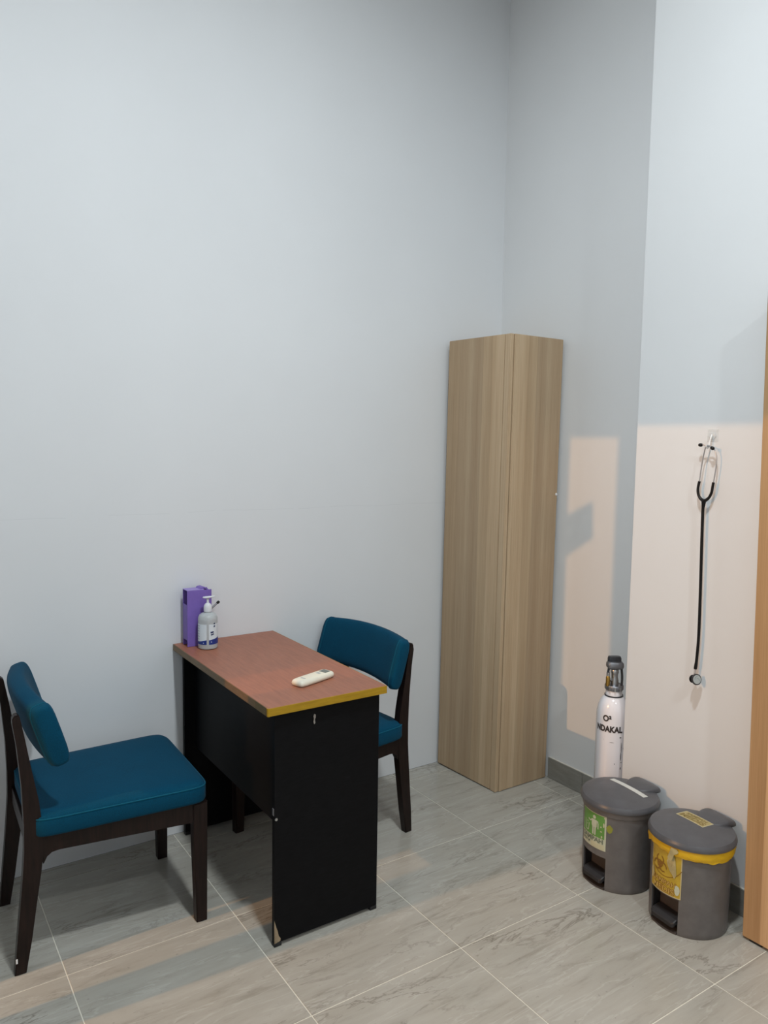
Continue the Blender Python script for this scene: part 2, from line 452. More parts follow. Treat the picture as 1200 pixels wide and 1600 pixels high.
# ------------------------------------------------------------------ tall cabinet in the corner
cab = thing('tall_cabinet', 'tall narrow light oak cabinet standing in the corner of the room', 'cabinet', (1.83, -0.004, 0.0), (math.radians(0.42), math.radians(0.12), 0))
H = 2.016
def cbox(x0, x1, y0, y1, z0, z1, bev=0.0012): return box((x0 - 1.83, y0 + 0.004, z0), (x1 - 1.83, y1 + 0.004, z1), bev, 1)
obj('side_panel', prism([(-0.013, -0.016), (0.0085, -0.364), (0.0265, -0.364), (0.006, -0.016)], 'z', 0.007, H, 0.001), OAK, cab)
obj('edge_strip', cbox(1.8395, 1.8570, -0.4045, -0.3705, 0.005, H), OAK, cab)
obj('stile', cbox(1.8605, 1.8775, -0.4085, -0.378, 0.005, H), OAK, cab)
dr = obj('door', cbox(1.8785, 2.150, -0.4075, -0.389, 0.006, H), OAK, cab)
obj('side_panel', cbox(2.132, 2.150, -0.386, -0.02, 0.007, H - 0.001), OAK, cab)
obj('top_panel', cbox(1.850, 2.131, -0.384, -0.02, H - 0.02, H - 0.001), OAK, cab)
obj('bottom_panel', cbox(1.850, 2.131, -0.384, -0.02, 0.03, 0.048), OAK, cab)
obj('back_panel', cbox(1.838, 2.150, -0.019, -0.012, 0.007, H - 0.001), OAK, cab)
for fx, fy in ((1.835, -0.03), (1.855, -0.37), (2.125, -0.37), (2.125, -0.04)):
    obj('foot', lathe(bmesh.new(), [(0.0, 0.0), (0.014, 0.0), (0.014, 0.0065), (0.0, 0.0065)], 16, (fx - 1.83 + 0.006, fy, 0.0)), BLACKFOOT, cab)
c = obj('screw_cap', lathe(bmesh.new(), [(0, 0), (0.006, 0), (0.005, 0.003), (0, 0.0035)], 14), WHITECAP, dr); c['label'] = 'white plastic screw cap'
c.rotation_euler = (PI / 2, 0, 0); c.location = (0.3145, -0.4033, 1.330)

# ------------------------------------------------------------------ oak cabinet at the right edge
rc = thing('oak_cabinet', 'warm oak cabinet cut off by the right edge of the photo', 'cabinet', (1.825, -1.583, 0.0), (math.radians(-1.15), 0, 0))
obj('door', box((0, -0.60, 0.008), (0.018, 0.0, 2.02), 0.0012, 1), OAK2, rc)
obj('side_panel', box((0.020, -0.018, 0.010), (0.078, 0.0, 2.018), 0.0012, 1), OAK2, rc)
obj('top_panel', box((0.020, -0.60, 2.0), (0.078, -0.020, 2.018), 0.0012, 1), OAK2, rc)
obj('back_panel', box((0.079, -0.60, 0.010), (0.084, 0.0, 2.018)), OAK2, rc)
for fy in (-0.04, -0.55):
    obj('foot', box((0.004, fy - 0.02, -0.001), (0.07, fy + 0.02, 0.009), 0.001, 1), BLACKFOOT, rc)

# ------------------------------------------------------------------ desk
desk = thing('desk', 'small black desk with red-brown top and ochre edge, against the wall between two teal chairs', 'desk', (0.74, -0.43, 0.0))
DX, DY = 0.74, -0.43
def dbox(x0, x1, y0, y1, z0, z1, bev=0.0008, seg=1): return box((x0 - DX, y0 - DY, z0), (x1 - DX, y1 - DY, z1), bev, seg)
TX0, TX1, TY0, TY1, TZ0, TZ1 = 0.524, 0.946, -0.852, -0.004, 0.739, 0.764
top = obj('tabletop', dbox(TX0 + 0.002, TX1 - 0.002, TY0 + 0.002, TY1, TZ0, TZ1, 0.001), TOP, desk)
obj('edge_band', dbox(TX0 + 0.004, TX1, TY0, TY0 + 0.0019, TZ0, TZ1 - 0.0003, 0.0006), OCHRE, top)
obj('edge_band', dbox(TX0, TX0 + 0.0019, -0.765, TY1, TZ0, TZ1 - 0.0003, 0.0006), OCHRESHADE, top)['label'] = 'edge band in shaded ochre'
obj('edge_band', dbox(TX0, TX0 + 0.0019, TY0 + 0.012, -0.7655, TZ0, TZ1 - 0.0003, 0.0006), OCHREPATCH, top)['label'] = 'olive edge tape'
obj('edge_band', dbox(TX1 - 0.0019, TX1, TY0 + 0.002, TY1, TZ0, TZ1 - 0.0003, 0.0006), OCHRE, top)
cbm = bmesh.new(); tube(cbm, [(TX0 + 0.006 - DX, TY0 + 0.006 - DY, TZ0), (TX0 + 0.006 - DX, TY0 + 0.006 - DY, TZ1 - 0.0004)], 0.0062, 16)
obj('edge_band', cbm, OCHRE, top, True)
fp = obj('side_panel', dbox(0.556, 0.930, -0.846 + 0.014, -0.816, 0.012, TZ0), BLACK, desk)
obj('side_panel', dbox(0.556, 0.930, -0.036, -0.018, 0.012, TZ0), BLACK, desk)
obj('modesty_panel', dbox(0.598, 0.614, -0.8155, -0.0365, 0.352, TZ0), BLACK, desk)
obj('rail', dbox(0.90, 0.916, -0.8155, -0.0365, 0.66, TZ0), BLACK, desk)
for x in (0.556, 0.905):
    for y in (-0.833, -0.037):
        obj('foot', dbox(x, x + 0.025, y, y + 0.02, 0.0, 0.0118, 0.001), BLACKFOOT, desk)
obj('foot', dbox(0.758, 0.79, -0.060, -0.0365, 0.0, 0.16, 0.001), BLACKFOOT, desk)
def plate(pts, y, th=0.0006):
    return prism([(x - DX, z) for x, z in pts], 'y', y - DY, y - th - DY)
yp = -0.832
o = obj('chip', plate([(0.5562, 0.012), (0.577, 0.016), (0.5775, 0.024), (0.571, 0.034), (0.567, 0.052), (0.562, 0.066), (0.5562, 0.088)], yp, 0.0007), CHIP, fp); o['label'] = 'bare chipboard where the laminate broke off'
o = obj('screw', lathe(bmesh.new(), [(0, 0), (0.0045, 0), (0.004, 0.002), (0, 0.0024)], 12), STEEL, fp); o['label'] = 'small steel screw'
o.rotation_euler = (PI / 2, 0, 0); o.location = (0.562 - DX, yp - DY, 0.408)
o = obj('bracket', dbox(0.5535, 0.5558, -0.830, -0.820, 0.420, 0.442, 0.0004), STEELD, fp); o['label'] = 'small metal bracket'
o = obj('scuff', plate([(0.690, 0.712), (0.695, 0.709), (0.695, 0.700), (0.692, 0.694), (0.694, 0.684), (0.690, 0.679), (0.687, 0.688), (0.689, 0.697), (0.687, 0.705)], yp, 0.0004), SCUFF, fp); o['label'] = 'pale scuff under the front edge'

# ------------------------------------------------------------------ chairs
def seat_bm():
    bm = bmesh.new()
    n = 40
    def outline(s, inset):
        out = []
        for k in range(n):
            a = 2 * PI * (k + 0.5) / n
            ca, sa = math.cos(a), math.sin(a)
            e = 0.16
            x = math.copysign(abs(ca) ** e, ca); y = math.copysign(abs(sa) ** e, sa)
            m_ = max(abs(x), abs(y))
            hw = 0.226 + (x + 1) / 2 * 0.024
            X = 0.030 + x * (0.258 - inset); Y = y * (hw - inset)
            out.append((X, Y))
        return out
    prof = [(0.012, 0.400), (0.003, 0.403), (0.0, 0.410), (0.0, 0.448), (0.004, 0.459), (0.013, 0.466), (0.04, 0.470), (0.09, 0.473), (0.15, 0.4745), (0.2, 0.475)]
    rings = [[Vector((x, y, z)) for x, y in outline(0, i)] for i, z in prof]
    loft(bm, rings)
    return bm
def seat_piping_bm():
    bm = bmesh.new()
    pts = []
    n = 60
    for k in range(n + 1):
        a = 2 * PI * (k + 0.5) / n; ca, sa = math.cos(a), math.sin(a)
        x = math.copysign(abs(ca) ** 0.16, ca); y = math.copysign(abs(sa) ** 0.16, sa)
        hw = 0.226 + (x + 1) / 2 * 0.024
        pts.append((0.030 + x * 0.2565, y * (hw - 0.0015), 0.4545))
    tube(bm, pts, 0.0022, 6)
    return bm
def pad_xc(y):                                     # curved backrest: ends come forward
    return -0.205 + 0.030 * (y / 0.235) ** 2
def pad_section(y, shrink):
    hh, tt = 0.096 * shrink[0], 0.031 * shrink[1]
    pts = []
    tilt = math.radians(17)
    for k in range(28):
        a = 2 * PI * k / 28
        ca, sa = math.cos(a), math.sin(a)
        u = math.copysign(abs(ca) ** 0.55, ca) * tt
        w = math.copysign(abs(sa) ** 0.42, sa) * hh
        x = u * math.cos(tilt) - w * math.sin(tilt); z = u * math.sin(tilt) + w * math.cos(tilt)
        pts.append(Vector((pad_xc(y) + x, y, 0.712 + z - 0.012 * (y / 0.235) ** 2 + 0.006)))
    return pts
def pad_bm():
    bm = bmesh.new()
    ys_ = [-0.252, -0.250, -0.245, -0.235, -0.215] + [-0.19 + 0.038 * k for k in range(11)] + [0.215, 0.235, 0.245, 0.250, 0.252]
    rings = []
    for y in ys_:
        d = (0.252 - abs(y))
        q = min(1, d / 0.02); sh = (0.86 + 0.14 * math.sqrt(1 - (1 - q) ** 2), 0.62 + 0.38 * math.sqrt(1 - (1 - q) ** 2))
        rings.append(pad_section(y, sh))
    loft(bm, rings); return bm
def pad_piping_bm(s):
    bm = bmesh.new()
    sec = pad_section(s * 0.231, (1.0, 1.0))
    tube(bm, sec + [sec[0]], 0.0018, 6)
    return bm
BACKLEG = [(-0.281, 0.0), (-0.272, 0.10), (-0.262, 0.20), (-0.253, 0.30), (-0.248, 0.37), (-0.247, 0.45), (-0.250, 0.56), (-0.260, 0.68), (-0.269, 0.745), (-0.269, 0.760), (-0.264, 0.769), (-0.256, 0.770), (-0.249, 0.763),
           (-0.238, 0.70), (-0.222, 0.60), (-0.206, 0.51), (-0.198, 0.43), (-0.197, 0.36), (-0.204, 0.30), (-0.219, 0.20), (-0.233, 0.10), (-0.250, 0.0)]
def make_chair(label, loc, rz):
    t = thing('dining_chair', label, 'chair', loc, (0, 0, rz), 'teal dining chairs at the desk')
    st = obj('seat', seat_bm(), TEAL, t, True, 50)
    obj('piping', seat_piping_bm(), PIPING, st, True)
    bk = obj('backrest', pad_bm(), TEAL, t, True, 60)
    for s in (-1, 1): obj('piping', pad_piping_bm(s), PIPING, bk, True)
    for s in (-1, 1):
        yo = s * 0.213; yi = s * 0.182
        b = prism(BACKLEG, 'y', min(yo, yi), max(yo, yi), 0.003)
        for v in b.verts:                                  # back legs narrow a little to the foot
            v.co.y += s * -0.004 * max(0, (0.3 - v.co.z) / 0.3)
        obj('leg', b, DARKWOOD, t, True, 30)
        fl_ = [(0.237, 0.399), (0.284, 0.399), (0.283, 0.34), (0.281, 0.0), (0.247, 0.0), (0.240, 0.25)]
        yo = s * 0.236; yi = s * 0.200
        obj('leg', prism(fl_, 'y', min(yo, yi), max(yo, yi), 0.003), DARKWOOD, t)
        rl = [(-0.199, 0.399), (0.236, 0.399), (0.236, 0.338)] + [(0.0, 0.346), (-0.155, 0.351)] + [(-0.175, 0.348), (-0.188, 0.338), (-0.196, 0.322), (-0.199, 0.318)]
        b = bmesh.new()
        ra = []; rb = []
        for x, z in rl:
            f = (x + 0.2) / 0.436
            ra.append((x, s * (0.212 + 0.022 * f), z)); rb.append((x, s * (0.186 + 0.020 * f), z))
        loft(b, [[Vector(p) for p in ra], [Vector(p) for p in rb]])
        obj('side_rail', b, DARKWOOD, t)
    obj('front_rail', box((0.252, -0.199, 0.342), (0.276, 0.199, 0.399), 0.002, 1), DARKWOOD, t)
    obj('back_rail', box((-0.236, -0.181, 0.346), (-0.212, 0.181, 0.399), 0.002, 1), DARKWOOD, t)
    return t
ch1 = make_chair('teal upholstered chair nearest the camera, at the left edge, facing the desk', (0.160, -0.347, 0.0), math.radians(-1.5))
make_chair('teal upholstered chair on the far side of the desk, beside the tall cabinet', (1.030, -0.300, 0.0), PI + math.radians(6))

sp_ = obj('paint_speck', box((-0.2775, -0.2108, 0.038), (-0.2725, -0.2092, 0.052), 0.0006, 1), WHITECAP, [c_ for c_ in ch1.children if c_.name.startswith('leg')][0])
sp_['label'] = 'white paint speck near the foot'

# ------------------------------------------------------------------ things on the desk
ZT = TZ1 + 0.0005
pb = thing('purple_box', 'purple cardboard box standing upright at the wall end of the desk', 'box', (0.604, -0.055, ZT))
bx0, bx1, by0, by1, bh = -0.049, 0.047, -0.026, 0.024, 0.214
obj('front_panel', box((bx0, by0, 0.0), (bx1, by0 + 0.003, bh), 0.0006, 1), PURPLE, pb)
obj('back_panel', box((bx0, by1 - 0.003, 0.0), (bx1, by1, bh), 0.0006, 1), PURPLE, pb)
obj('side_panel', box((bx0, by0 + 0.0032, 0.024), (bx0 + 0.003, by1 - 0.0032, 0.160), 0.0006, 1), PURPLE, pb)
obj('side_panel', box((bx1 - 0.003, by0 + 0.0032, 0.0), (bx1, by1 - 0.0032, 0.140), 0.0006, 1), PURPLE, pb)
obj('top_panel', box((bx0, by0, bh + 0.0002), (bx1 - 0.030, by1, bh + 0.0032), 0.0006, 1), PURPLEL, pb)
obj('inner_shade_block', box((bx0 + 0.0122, by0 + 0.0035, 0.012), (bx1 - 0.0045, by1 - 0.0035, 0.150), 0.001, 1), PURPLESHADE, pb)['label'] = 'dark block painted as the shade inside the box'  # filler block whose dark colour stands for shade seen through the openings
obj('flap', prism([(bx1 - 0.046, bh + 0.0033), (bx1 - 0.040, bh + 0.009), (bx1 - 0.028, bh + 0.010), (bx1 - 0.014, bh + 0.004), (bx1, bh - 0.012), (bx1, bh - 0.016), (bx1 - 0.016, bh + 0.0005), (bx1 - 0.028, bh + 0.0045), (bx1 - 0.038, bh + 0.0033)], 'y', by0 + 0.006, by1 - 0.002), PURPLE, pb)
pen = thing('pen', 'grey pen with a black tip sticking out of the purple box', 'pen', (0.650, -0.060, 0.893), (0, 0, 0))
b = bmesh.new(); tube(b, [(-0.040, 0, -0.031), (0.030, 0, 0.023)], 0.0036, 10); obj('barrel', b, STEELD, pen, True)
b = bmesh.new(); tube(b, [(0.0302, 0, 0.0231), (0.0318, 0, 0.0244), (0.0385, 0, 0.0295), (0.040, 0, 0.0307)], [0.0036, 0.0055, 0.0055, 0.0036], 10); obj('cap', b, RUBBER, pen, True)

bt = thing('sanitizer_bottle', 'white pump bottle of hand sanitizer with a blue and white label on the desk', 'bottle', (0.619, -0.124, ZT), (0, 0, -YAW))
obj('body', lathe(bmesh.new(), [(0, 0), (0.030, 0), (0.0355, 0.003), (0.0365, 0.008), (0.0365, 0.108), (0.0355, 0.119), (0.031, 0.128), (0.022, 0.134), (0.013, 0.136), (0.013, 0.140), (0, 0.140)], 40), BOTTLE, bt, True)
def bt_map(r):
    return lambda x, y: (r * math.sin(x / 0.0365), -r * math.cos(x / 0.0365), y)
def bt_patch(name, x0, x1, y0, y1, r, m, lab=None, lo=None, hi=None):
    lo = lo or (lambda u: y0); hi = hi or (lambda u: y1)
    f = lambda rr: (lambda u, v: Vector(bt_map(rr)(x0 + (x1 - x0) * u, lo(u) + (hi(u) - lo(u)) * v)))
    o = obj(name, sheet(14, 2, f(r), f(r - 0.0006)), m, bt, True, 30)
    if lab: o['label'] = lab
    return o
l1 = bt_patch('label', -0.062, 0.0035, 0.020, 0.096, 0.0370, LABELW, 'white and blue label')
l2 = bt_patch('label', 0.012, 0.062, 0.020, 0.096, 0.0370, LABELW, 'white and blue label')
bt_patch('blue_band', -0.062, 0.0035, 0.020, 0.034, 0.0373, LABELB, None, None, lambda u: 0.028 + 0.010 * u ** 2)
bt_patch('blue_band', 0.012, 0.062, 0.020, 0.040, 0.0373, LABELB, None, None, lambda u: 0.037 + 0.008 * u)
for x, y in ((-0.008, 0.0265), (0.021, 0.030)):
    obj('dot', warp(poly_bm([arc(x, y, 0.0022, 0, 2 * PI, 10)[:-1]]), bt_map(0.0376)), DOTW, bt)
for k in range(6):
    obj('print_line', warp(poly_bm(stroke([(-0.046 + 0.004 * q, 0.090 - k * 0.010) for q in range(6)], 0.0014)), bt_map(0.0376)), LABELG, bt)
for pts, w in (([(0.018, 0.066), (0.024, 0.0665), (0.030, 0.068)], 0.006), ([(0.019, 0.057), (0.025, 0.058), (0.031, 0.060)], 0.0045), ([(0.030, 0.088), (0.036, 0.089)], 0.006), ([(0.030, 0.098), (0.036, 0.099)], 0.005)):
    obj('print_mark', warp(poly_bm(stroke(pts, w)), bt_map(0.0377)), LABELN, bt)
pump = obj('pump', lathe(bmesh.new(), [(0, 0.1405), (0.0150, 0.1405), (0.0152, 0.156), (0.0135, 0.164), (0.0095, 0.169), (0.0055, 0.172), (0.0045, 0.173), (0.0045, 0.188), (0, 0.188)], 28), WHITEP, bt, True)
b = bmesh.new()
rings = []
for x, hw, z0, z1 in ((-0.0185, 0.003, 0.1905, 0.194), (-0.016, 0.007, 0.189, 0.195), (-0.008, 0.0105, 0.188, 0.1965), (0.002, 0.0105, 0.1885, 0.1975), (0.012, 0.007, 0.191, 0.1985), (0.022, 0.0048, 0.1935, 0.1995), (0.027, 0.004, 0.194, 0.1995)):
    rings.append([Vector((x, hw * math.cos(a), (z0 + z1) / 2 + (z1 - z0) / 2 * math.sin(a))) for a in [2 * PI * k / 14 for k in range(14)]])
loft(b, rings); obj('nozzle', b, WHITEP, pump, True)

rm = thing('remote_control', 'cream air conditioner remote control lying on the desk', 'remote', (0.764, -0.688, ZT), (0, 0, math.atan2(0.050, 0.150)))
b = bmesh.new(); n = 36
def rnd_rect(hx, hy, e=0.28):
    out = []
    for k in range(n):
        a = 2 * PI * (k + 0.5) / n; ca, sa = math.cos(a), math.sin(a)
        out.append((hx * math.copysign(abs(ca) ** e, ca), hy * math.copysign(abs(sa) ** e, sa)))
    return out
loft(b, [[Vector((x, y, z)) for x, y in rnd_rect(0.080 - i, 0.028 - i)] for i, z in ((0.006, 0.0), (0.001, 0.004), (0.0, 0.010), (0.002, 0.0165), (0.007, 0.020), (0.02, 0.0205))])
obj('body', b, CREAM, rm, True, 50)
obj('display', box((0.042, -0.015, 0.0195), (0.068, 0.015, 0.0211), 0.0005, 1), LCD, rm)['label'] = 'dark grey display'
obj('button', box((0.020, -0.007, 0.0195), (0.032, 0.009, 0.0213), 0.0006, 1), BTN, rm)['label'] = 'grey button'
obj('button', box((-0.050, -0.009, 0.0197), (-0.043, 0.010, 0.0210), 0.0004, 1), BTN, rm)['label'] = 'grey button'

# ------------------------------------------------------------------ pedal bins (local +X is the pedal side)
RB = 0.123; NA = math.radians(26); NZ = 0.118
def bin_body():
    bm = bmesh.new()
    seg = 72; zs = [0.0, 0.004, 0.02, 0.045, 0.08, NZ, 0.16, 0.20, 0.24, 0.268, 0.271, 0.285, 0.290]
    def rad(z):
        if z < 0.003: return RB - 0.004
        if z < 0.27: return RB - 0.0015 + 0.0025 * z / 0.27
        return RB + 0.005
    angs = [NA * (k / 12) * 1.0 for k in range(-12, 13)]
    rest = [NA + (2 * PI - 2 * NA) * k / 48 for k in range(1, 48)]
    al = angs + rest; n = len(al)
    vr = [[bm.verts.new((rad(z) * math.cos(a), rad(z) * math.sin(a), z)) for a in al] for z in zs]
    for j in range(len(zs) - 1):
        for k in range(n):
            if k < 24 and zs[j + 1] <= NZ + 1e-6: continue
            bm.faces.new((vr[j][k], vr[j][(k + 1) % n], vr[j + 1][(k + 1) % n], vr[j + 1][k]))
    jn = zs.index(NZ)
    xin = 0.072
    # recess round the pedal: two cheeks, a soffit and a back wall
    def inner(v): return bm.verts.new((xin, v.co.y, v.co.z))
    L = [inner(vr[j][0]) for j in range(jn + 1)]; R = [inner(vr[j][24]) for j in range(jn + 1)]
    for j in range(jn):
        bm.faces.new((vr[j][0], vr[j + 1][0], L[j + 1], L[j])); bm.faces.new((vr[j][24], R[j], R[j + 1], vr[j + 1][24]))
    T = [L[-1]] + [inner(vr[jn][k]) for k in range(1, 24)] + [R[-1]]
    for k in range(24): bm.faces.new((vr[jn][k], T[k], T[k + 1], vr[jn][k + 1]))
    bm.faces.new(L + T[1:-1] + R[::-1])
    bm.faces.new([L[0]] + [R[0]] + [vr[0][k] for k in range(24, n)] + [vr[0][0]])
    top = [bm.verts.new((0, 0, 0.288))]
    for k in range(n): bm.faces.new((vr[-1][k], vr[-1][(k + 1) % n], top[0]))
    return bm
def lid_z(r):                                       # dome of the lid above its rim
    return 0.306 + 0.016 * math.sqrt(max(0.0, 1 - (r / 0.1375) ** 2))
def lid_bm():
    prof = [(0.0, 0.2905), (0.130, 0.2905), (0.1360, 0.292), (0.1368, 0.297), (0.1350, 0.3035)]
    prof += [(r, lid_z(r)) for r in (0.130, 0.122, 0.110, 0.09, 0.07, 0.045, 0.02, 0.0)]
    return lathe(bmesh.new(), prof, 64)
def hump_bm():
    bm = bmesh.new(); rings = []
    for t_, hw, zt in ((-0.052, 0.026, 0.3185), (-0.066, 0.040, 0.3225), (-0.085, 0.051, 0.3265), (-0.106, 0.056, 0.3290), (-0.126, 0.057, 0.3285), (-0.140, 0.056, 0.3250), (-0.1465, 0.053, 0.3160)):
        z0 = 0.300
        ring = []
        for k in range(20):
            a = 2 * PI * k / 20; ca, sa = math.cos(a), math.sin(a)
            ring.append(Vector((t_, hw * math.copysign(abs(ca) ** 0.45, ca), (z0 + zt) / 2 + (zt - z0) / 2 * math.copysign(abs(sa) ** 0.6, sa))))
        rings.append(ring)
    loft(bm, rings); return bm
def cyl_map(r):                                     # x to the viewer's right, y up -> wrapped round the bin body
    return lambda x, y: (r * math.cos(x / RB), r * math.sin(x / RB), y)
def bin_patch(parent, name, x0, x1, y0, y1, r, m, lab=None, lo=None, hi=None, nu=16):
    lo = lo or (lambda u: y0); hi = hi or (lambda u: y1)
    f = lambda rr: (lambda u, v: Vector(cyl_map(rr)(x0 + (x1 - x0) * u, lo(u) + (hi(u) - lo(u)) * v)))
    o = obj(name, sheet(nu, 3, f(r), f(r - 0.0007)), m, parent, True, 30)
    if lab: o['label'] = lab
    return o
def lid_map(x, y):                                  # flat print laid on the lid dome; x to the viewer's right, y away
    X, Y = -y, x
    return (X, Y, lid_z(math.hypot(X, Y)))
def lid_patch(parent, name, x0, x1, y0, y1, lift, m, lab=None):
    def f(l): return lambda u, v: Vector(lid_map(x0 + (x1 - x0) * u, y0 + (y1 - y0) * v)) + Vector((0, 0, l))
    o = obj(name, sheet(14, 6, f(lift), f(lift - 0.0007)), m, parent, True, 30)
    if lab: o['label'] = lab
    return o
def make_bin(label, loc, rz):
    t = thing('pedal_bin', label, 'bin', loc, (0, 0, rz), 'grey pedal bins by the wall')
    body = obj('body', bin_body(), BINGREY, t, True, 35)
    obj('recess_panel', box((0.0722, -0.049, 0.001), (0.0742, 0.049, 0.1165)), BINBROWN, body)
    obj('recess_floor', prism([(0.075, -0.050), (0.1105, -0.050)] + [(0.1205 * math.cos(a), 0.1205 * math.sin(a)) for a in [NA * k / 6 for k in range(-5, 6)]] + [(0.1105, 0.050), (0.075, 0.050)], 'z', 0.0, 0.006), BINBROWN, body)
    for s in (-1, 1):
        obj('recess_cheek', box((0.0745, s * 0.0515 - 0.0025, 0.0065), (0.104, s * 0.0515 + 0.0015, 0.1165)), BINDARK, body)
    b = bmesh.new(); rings = []
    for x, z0, z1 in ((0.0765, 0.040, 0.052), (0.092, 0.038, 0.051), (0.108, 0.033, 0.047), (0.1185, 0.027, 0.041), (0.1235, 0.024, 0.036)):
        hw = 0.0475 if x < 0.11 else (0.0465 if x < 0.12 else 0.040)
        rings.append([Vector((x, -hw, z0)), Vector((x, hw, z0)), Vector((x, hw, z1 - 0.002)), Vector((x, hw - 0.003, z1)), Vector((x, -hw + 0.003, z1)), Vector((x, -hw, z1 - 0.002))])
    loft(b, rings); obj('pedal', b, BINDARK, t)
    lid = obj('lid', lid_bm(), BINLID, t, True, 40)
    obj('hinge_cover', hump_bm(), BINLID, lid, True, 60)
    obj('hinge_post', box((-0.1445, -0.035, 0.20), (-0.1275, 0.035, 0.2995), 0.003, 2), BINDARK, t)
    return t, body, lid
FACE = math.radians(174)
SX0, SX1 = -0.058, 0.055                            # sticker: arc to the viewer's left / right of the pedal
# the map above runs counter-clockwise; seen from the front that is to the viewer's right
b1, body1, lid1 = make_bin('grey pedal bin with a green litter sticker, in front of the oxygen bottle', (1.770, -1.133, 0.0), FACE)
s1 = bin_patch(body1, 'sticker', SX0, SX1, 0.143, 0.268, RB + 0.0014, STPALE, 'pale sticker with a green litter sign')
bin_patch(body1, 'sticker_field', SX0 + 0.003, SX1 - 0.006, 0.1845, 0.2655, RB + 0.0018, STGREEN, 'green field of the litter sign')
def on_bin(parent, name, bm, m, r=RB + 0.0024):
    return obj(name, warp(bm, cyl_map(r)), m, parent)
cxp = 0.008
pic = [arc(cxp, 0.2525, 0.0066, 0, 2 * PI, 16)[:-1]]
pic += [[(cxp - 0.0115, 0.2435), (cxp + 0.0115, 0.2435), (cxp + 0.0115, 0.222), (cxp + 0.0085, 0.2155), (cxp - 0.0085, 0.2155), (cxp - 0.0115, 0.222)],
        [(cxp - 0.0085, 0.2155), (cxp - 0.001, 0.2155), (cxp - 0.0015, 0.189), (cxp - 0.0075, 0.189)],
        [(cxp + 0.001, 0.2155), (cxp + 0.0085, 0.2155), (cxp + 0.0075, 0.189), (cxp + 0.0015, 0.189)]]
pic += stroke([(cxp + 0.0135, 0.242), (cxp + 0.0165, 0.232), (cxp + 0.0168, 0.214)], 0.0040)
pic += stroke([(cxp - 0.0105, 0.240), (cxp - 0.0185, 0.233), (cxp - 0.0285, 0.2375)], 0.0045)
pic += stroke([(-0.038, 0.229), (-0.0335, 0.194), (-0.0205, 0.194), (-0.0160, 0.221)], 0.0030)
pic += stroke([(-0.0285, 0.226), (-0.0225, 0.222)], 0.0030) + [arc(-0.026, 0.214, 0.0022, 0, 2 * PI, 8)[:-1]]
on_bin(s1, 'pictogram', poly_bm(pic), STPALE)
b = text_bm('SAMPAH', 0.0225, 0.0008, sx=1.13)
for v in b.verts: v.co.x += -0.002; v.co.y += 0.1668
on_bin(s1, 'lettering', b, STGRINK)
b = text_bm('NON M', 0.0125, 0.0005, 'LEFT')
for v in b.verts: v.co.x += -0.052; v.co.y += 0.1545
on_bin(s1, 'lettering', b, STGRINK)
bin_patch(s1, 'paper_patch', -0.005, 0.050, 0.146, 0.163, RB + 0.0021, STCREAM, 'cream paper stuck over the text')
for x, y, w, h in ((0.046, 0.236, 0.007, 0.020), (0.036, 0.226, 0.006, 0.008), (0.037, 0.210, 0.008, 0.006), (0.040, 0.192, 0.007, 0.010), (0.049, 0.262, 0.006, 0.008)):  # pale spots painted in place of sparkling reflections on the wrinkled sticker
    on_bin(s1, 'worn_or_glint_spot', poly_bm([[(x + w * 0.5 * math.cos(a) * random.uniform(0.7, 1.1), y + h * 0.5 * math.sin(a) * random.uniform(0.7, 1.1)) for a in [2 * PI * k / 9 for k in range(9)]]]), STCREAM, RB + 0.0027)
o = on_bin(body1, 'lime_blob', poly_bm([[(0.066 + 0.011 * math.cos(a) * (1 + 0.12 * math.sin(5 * a)), 0.228 + 0.014 * math.sin(a) * (1 + 0.1 * math.cos(4 * a))) for a in [2 * PI * k / 22 for k in range(22)]]]), STLIME, RB + 0.0016); o['label'] = 'lime green sticker scrap'
lid_patch(lid1, 'tape_strip', -0.086, 0.078, 0.034, 0.055, 0.0009, TAPEW, 'strip of white tape')

b2, body2, lid2 = make_bin('grey pedal bin with a yellow biohazard sticker and a yellow liner', (1.771, -1.423, 0.0), FACE)
def liner():
    bm = bmesh.new(); n = 120; rings = []
    for j, zf in enumerate((0.0, 0.25, 0.5, 0.75, 1.0)):
        ring = []
        for k in range(n):
            a = 2 * PI * k / n
            px, py = math.cos(a), math.sin(a)
            sag = 0.030 + 0.010 * noise.noise(Vector((px * 1.6, py * 1.6, 0.3))) + 0.004 * noise.noise(Vector((px * 7, py * 7, 2.0)))
            d = (a - (-0.9) + PI) % (2 * PI) - PI
            sag += 0.012 * math.exp(-(d / 0.35) ** 2)                 # hangs lower on the pedal side
            z = 0.2902 - sag * zf
            r = 0.1300 + 0.0028 * math.sin(PI * zf) + 0.0016 * noise.noise(Vector((px * 5, py * 5, zf * 7))) + 0.001 * math.sin(zf * 12 + 6 * a)
            ring.append(Vector((max(r, 0.1286) * px, max(r, 0.1286) * py, z)))
        rings.append(ring)
    # inner side runs back up against the body
    for zf in (1.0, 0.5, 0.0):
        ring = []
        for k in range(n):
            a = 2 * PI * k / n; o_ = rings[4][k]
            z = 0.2902 + (o_.z - 0.2902) * zf
            r = 0.1283
            ring.append(Vector((r * math.cos(a), r * math.sin(a), z)))
        rings.append(ring)
    vr = loft(bm, rings, True, False)
    for k in range(n): bm.faces.new((vr[0][k], vr[0][(k + 1) % n], vr[-1][(k + 1) % n], vr[-1][k]))
    return bm
ln = obj('liner', liner(), YBAG, b2, True, 60); ln['label'] = 'yellow plastic liner folded over the rim'
s2 = bin_patch(body2, 'sticker', SX0 + 0.002, 0.062, 0.122, 0.266, RB + 0.0014, STYEL, 'worn yellow biohazard sticker')
